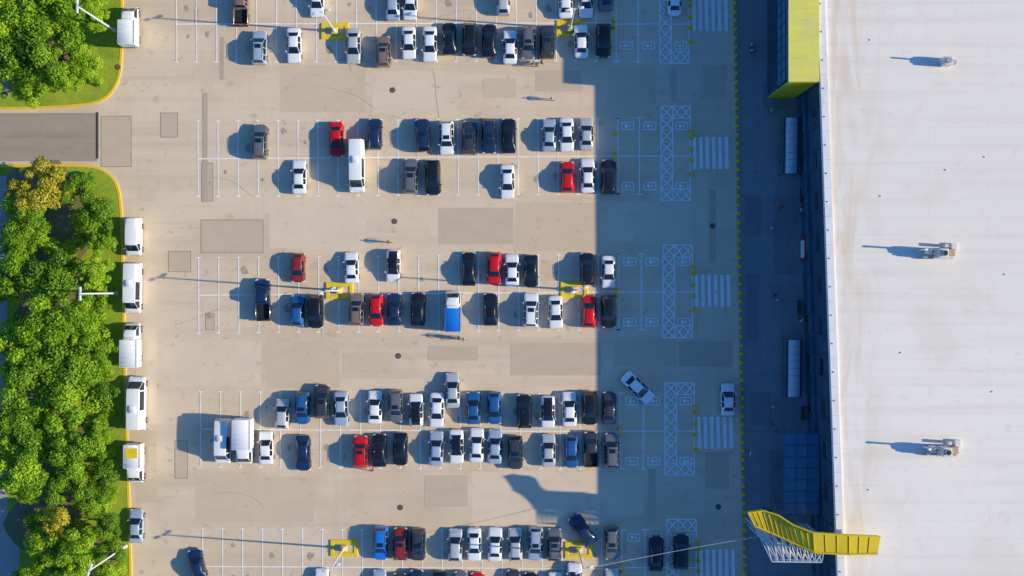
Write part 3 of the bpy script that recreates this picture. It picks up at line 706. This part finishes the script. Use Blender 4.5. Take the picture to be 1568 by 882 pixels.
# small furniture on pavement
bench=MB()
for k in range(4): bench.box(-.21+k*.14,0,.43,.11,1.8,.04,0)
for s in(-.7,.7): bench.box(0,s,0,.45,.07,.43,1)
for k in range(3): bench.box(.3,0,.55+k*.13,.03,1.8,.1,0)
for s in(-.7,.7): bench.box(.26,s,.4,.05,.06,.55,1)
bme2=bench.mesh('park_bench',[M_bark,M_metal])
for p in[(1226,300),(1222,470),(1228,632)]: place(bme2,'park_bench',(X(p[0]),Y(p[1]),.155))
bn=MB(); bn.tube((0,0,0),(0,0,.85),.24,.28,12,0); bn.tube((0,0,.85),(0,0,.95),.3,.22,12,1); bmb=bn.mesh('litter_bin',[M_iron,M_metal],35)
for p in[(1180,170),(1226,322),(1182,622),(1150,70),(1180,350)]: place(bmb,'litter_bin',(X(p[0]),Y(p[1]),.155))
g=MB(); g.box(0,0,0,.25,2.6,2.6,0,bev=.03); g.box(-.14,0,.4,.02,2.2,1.8,1); g.obj('red_advert_board',[M_red,M_metalw],loc=(X(1226),Y(382),.155))

# ------------------------------------------------------------------ people
def personmesh(shirt,trous,hair,stride=.28,female=False):
    V_=[(0,0,.95),(0,0,1.12),(0,.01,1.32),(0,.0,1.46),(0,.01,1.54),(0,.03,1.64),(0,.02,1.72)]
    Rr=[(.14,.11),(.13,.10),(.16,.11),(.09,.08),(.052,.055),(.085,.10),(.07,.085)]
    E=[(0,1),(1,2),(2,3),(3,4),(4,5),(5,6)]
    for s in(-1,1):
        f=stride*s; i=len(V_)
        V_+=[(s*.09,0,.88),(s*.10,f*.55+.05,.50),(s*.10,f-.02,.10),(s*.11,f+.14,.045)]; Rr+=[(.09,.09),(.06,.06),(.042,.042),(.04,.03)]
        E+=[(0,i),(i,i+1),(i+1,i+2),(i+2,i+3)]
        i=len(V_); a=-f
        V_+=[(s*.18,0,1.42),(s*.23,a*.35,1.17),(s*.22,a*.8+.06,.93),(s*.215,a*.95+.09,.84)]; Rr+=[(.065,.065),(.045,.045),(.033,.033),(.035,.025)]
        E+=[(2,i),(i,i+1),(i+1,i+2),(i+2,i+3)]
    me=bpy.data.meshes.new('p'); me.from_pydata(V_,E,[]); o=bpy.data.objects.new('p',me); COL.objects.link(o)
    o.modifiers.new('Skin','SKIN'); o.modifiers.new('Sub','SUBSURF').levels=1
    if not me.skin_vertices: 
        return None
    for k,rr in enumerate(Rr): me.skin_vertices[0].data[k].radius=rr
    me.skin_vertices[0].data[0].use_root=True
    dg=bpy.context.evaluated_depsgraph_get(); m2=bpy.data.meshes.new_from_object(o.evaluated_get(dg))
    bpy.data.objects.remove(o)
    m2.materials.clear()
    cols=[surf('cloth_%s'%str(shirt),shirt,rough=.9),surf('cloth_%s'%str(trous),trous,rough=.9),surf('skin',(.45,.27,.18),rough=.6),surf('hair_%s'%str(hair),hair,rough=.7),M_dark]
    for c in cols: m2.materials.append(c)
    for p in m2.polygons:
        c=p.center; p.use_smooth=True
        if c.z>1.5: p.material_index=3 if (c.z>1.68 or c.y<.0) else 2
        elif c.z<.09: p.material_index=4
        elif abs(c.x)>.17 and c.z<1.22: p.material_index=2
        elif c.z<.98: p.material_index=1
        else: p.material_index=0
    return m2
pm=[personmesh((.6,.03,.03),(.03,.04,.08),(.04,.025,.015)),personmesh((.7,.7,.7),(.05,.05,.06),(.03,.02,.015)),personmesh((.05,.07,.14),(.25,.22,.18),(.2,.12,.06)),personmesh((.03,.03,.03),(.04,.05,.09),(.03,.02,.02),.2)]
ppl=[(845,153,1,1.6),(596,371,0,-1.4),(712,519,1,1.5),(703,517,3,1.2),(690,516,2,1.8),(822,101,2,1.5),(829,97,3,-1.5),(812,97,1,1.4),(571,718,0,.2),(1193,318,0,0),(1232,318,3,2),(1183,452,3,.5),(1187,459,1,.7),
(1234,432,0,0),(1180,648,2,3),(1149,80,1,.4),(1146,692,1,1.6),(1152,82,2,.5),(1176,780,3,1),(1165,776,2,2),(1224,490,1,1),(618,66,3,0)]
for x,y,k,rz in ppl:
    m=pm[k]
    if m: place(m,'pedestrian',(X(x),Y(y),.155 if x>1130 else .02),rz)

# ------------------------------------------------------------------ trees
def treemesh(seed,R,H,mleaf,dens=1.0):
    rnd=random.Random(seed); g=MB()
    g.tube((0,0,0),(0,0,H*.35),.2,.15,8,0,cap=False)
    lobes=[]
    nl=int(34*dens*(R/3.6)**2)
    for i in range(nl):
        a=rnd.uniform(0,2*math.pi); rr=R*math.sqrt(rnd.uniform(0,1))*rnd.uniform(.75,1.14)
        q=min(1,rr/R); top=H*(.62+.38*math.sqrt(max(0,1-q*q)))
        z=top-rnd.uniform(0,.32)*H*(1-.3*q)-.5
        lr=rnd.uniform(.5,1.25)*(1.1-.3*q)
        lobes.append((rr*math.cos(a),rr*math.sin(a),z,lr,rnd.uniform(.0,1)))
    for (x,y,z,lr,t) in lobes[::4]:
        b=Vector((0,0,H*rnd.uniform(.2,.36))); e=Vector((x,y,z)); m=b.lerp(e,.5)+Vector((0,0,-.3))
        g.tube(b,m,.09,.06,5,0,cap=False); g.tube(m,e,.06,.02,5,0,cap=False)
    nb=len(g.f); tint=[.5]*nb
    V=g.v; F=g.f; M=g.m
    for (x,y,z,lr,t) in lobes:
        n=int(230*lr*lr+60)
        for i in range(n):
            u=rnd.uniform(-.45,1); th=rnd.uniform(0,2*math.pi); s=math.sqrt(1-u*u)
            d=Vector((s*math.cos(th),s*math.sin(th),u)); rad=lr*rnd.choice((1,1,.92,.8,1.12,1.2))*rnd.uniform(.88,1.08)
            p=Vector((x,y,z))+Vector((d.x*rad,d.y*rad,d.z*rad*.85))
            nn=(d*.9+Vector((rnd.gauss(.12,.5),rnd.gauss(0,.5),rnd.gauss(.25,.5)))).normalized()
            a=nn.orthogonal().normalized(); a=(Matrix.Rotation(rnd.uniform(0,6.28),3,nn) @ a); b=nn.cross(a)
            w=rnd.uniform(.07,.15); l=rnd.uniform(.11,.22); o=len(V)
            V.append(tuple(p-a*l)); V.append(tuple(p+b*w)); V.append(tuple(p+a*l-nn*.03)); V.append(tuple(p-b*w))
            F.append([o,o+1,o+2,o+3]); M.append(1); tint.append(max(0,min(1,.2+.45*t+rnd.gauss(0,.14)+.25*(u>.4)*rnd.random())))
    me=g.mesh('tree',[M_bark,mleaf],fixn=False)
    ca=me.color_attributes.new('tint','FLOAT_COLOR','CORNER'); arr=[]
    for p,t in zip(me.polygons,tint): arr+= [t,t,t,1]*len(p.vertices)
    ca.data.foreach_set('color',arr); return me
tm=[treemesh(1,3.4,7.5,M_leaf),treemesh(2,3.0,6.4,M_leaf),treemesh(3,3.7,8,M_leaf),treemesh(4,2.8,6.0,M_leafb),treemesh(5,3.3,7.0,M_leafb)]
ty=[treemesh(8,3.2,6.5,M_leafy,.75)]
bush=treemesh(11,1.7,2.8,M_leaf)
T=[(28,22,46),(84,28,48),(130,12,26),(22,84,46),(78,78,42),(122,92,28),(40,124,30),(92,116,20),(-20,50,45),(-25,110,35),(60,-30,50),(115,-35,40),
(22,372,34),(134,325,30),(106,290,24,),(146,372,20),(12,425,38),(136,415,26),(72,425,40),(20,330,30),
(60,500,46),(10,540,42),(112,492,42),(100,558,46),(44,590,46),(142,545,26),(90,632,44),(26,650,46),(138,608,28),(60,702,44),(112,690,40),(14,718,42),(146,660,22),(144,735,24),(92,750,32),(40,745,30),
(62,850,34),(112,850,36),(150,812,22),(158,860,24),(90,905,40),(150,905,35),(40,905,36),(126,770,26)]
for i,t in enumerate(T):
    px,py=PH(t[0],t[1],5.8); k=i%5; R_=[3.4,3.0,3.7,2.8,3.3][k]; s=t[2]/12/R_*.93
    place(tm[k],'deciduous_tree',(px,py,.11),random.uniform(0,6.28),(s,s,min(1.15,max(.75,s))*random.uniform(.92,1.08)))
for t in[(62,285,42),(28,300,28),(85,805,28)]:
    px,py=PH(t[0],t[1],5.5); s=t[2]/12/3.2*.95; place(ty[0],'deciduous_tree',(px,py,.11),random.uniform(0,6.28),(s,s,.9))
for p in[(130,350,1),(60,340,.9),(110,395,.9),(60,375,1),(150,440,.7),(150,480,.7),(152,575,.6),(155,700,.6),(146,770,.7),(60,800,.9),(105,815,.8),(140,120,.4),(130,270,.5),(160,640,.5),(166,760,.5)]:
    px,py=PH(p[0],p[1],2); place(bush,'shrub',(px,py,.1),random.uniform(0,6.28),(p[2],)*3)

# ------------------------------------------------------------------ light, sky, camera
EL=math.radians(24.5); AZ=math.radians(-4.2)
d=Vector((math.cos(EL)*math.cos(AZ),math.cos(EL)*math.sin(AZ),math.sin(EL)))
ld=bpy.data.lights.new('sun','SUN'); ld.energy=5.0; ld.angle=math.radians(.5); ld.color=(1,.86,.59)
lo=bpy.data.objects.new('sun',ld); lo.rotation_euler=d.to_track_quat('Z','Y').to_euler(); lo.location=(60,0,60); COL.objects.link(lo)
w=bpy.data.worlds.new('World'); scene.world=w; w.use_nodes=True
nt=w.node_tree; bg=nt.nodes['Background']; sk=nt.nodes.new('ShaderNodeTexSky'); sk.sky_type='NISHITA'; sk.sun_disc=False
sk.sun_elevation=EL; sk.sun_rotation=math.pi/2-AZ
vm=nt.nodes.new('ShaderNodeVectorMath'); vm.operation='MULTIPLY'; vm.inputs[1].default_value=(.31,.74,1.32)   # deep clear-day blue
nt.links.new(sk.outputs[0],vm.inputs[0]); nt.links.new(vm.outputs[0],bg.inputs[0]); bg.inputs[1].default_value=.13
cd=bpy.data.cameras.new('camera'); cam=bpy.data.objects.new('camera',cd); COL.objects.link(cam)
cam.location=(0,0,CAMH); cam.rotation_euler=(0,0,0); cd.sensor_width=36; cd.lens=36*CAMH/(1568/U); cd.clip_end=3000; cd.clip_start=1
scene.camera=cam
scene.view_settings.view_transform='Standard'; scene.view_settings.look='None'; scene.view_settings.exposure=0; scene.view_settings.gamma=1
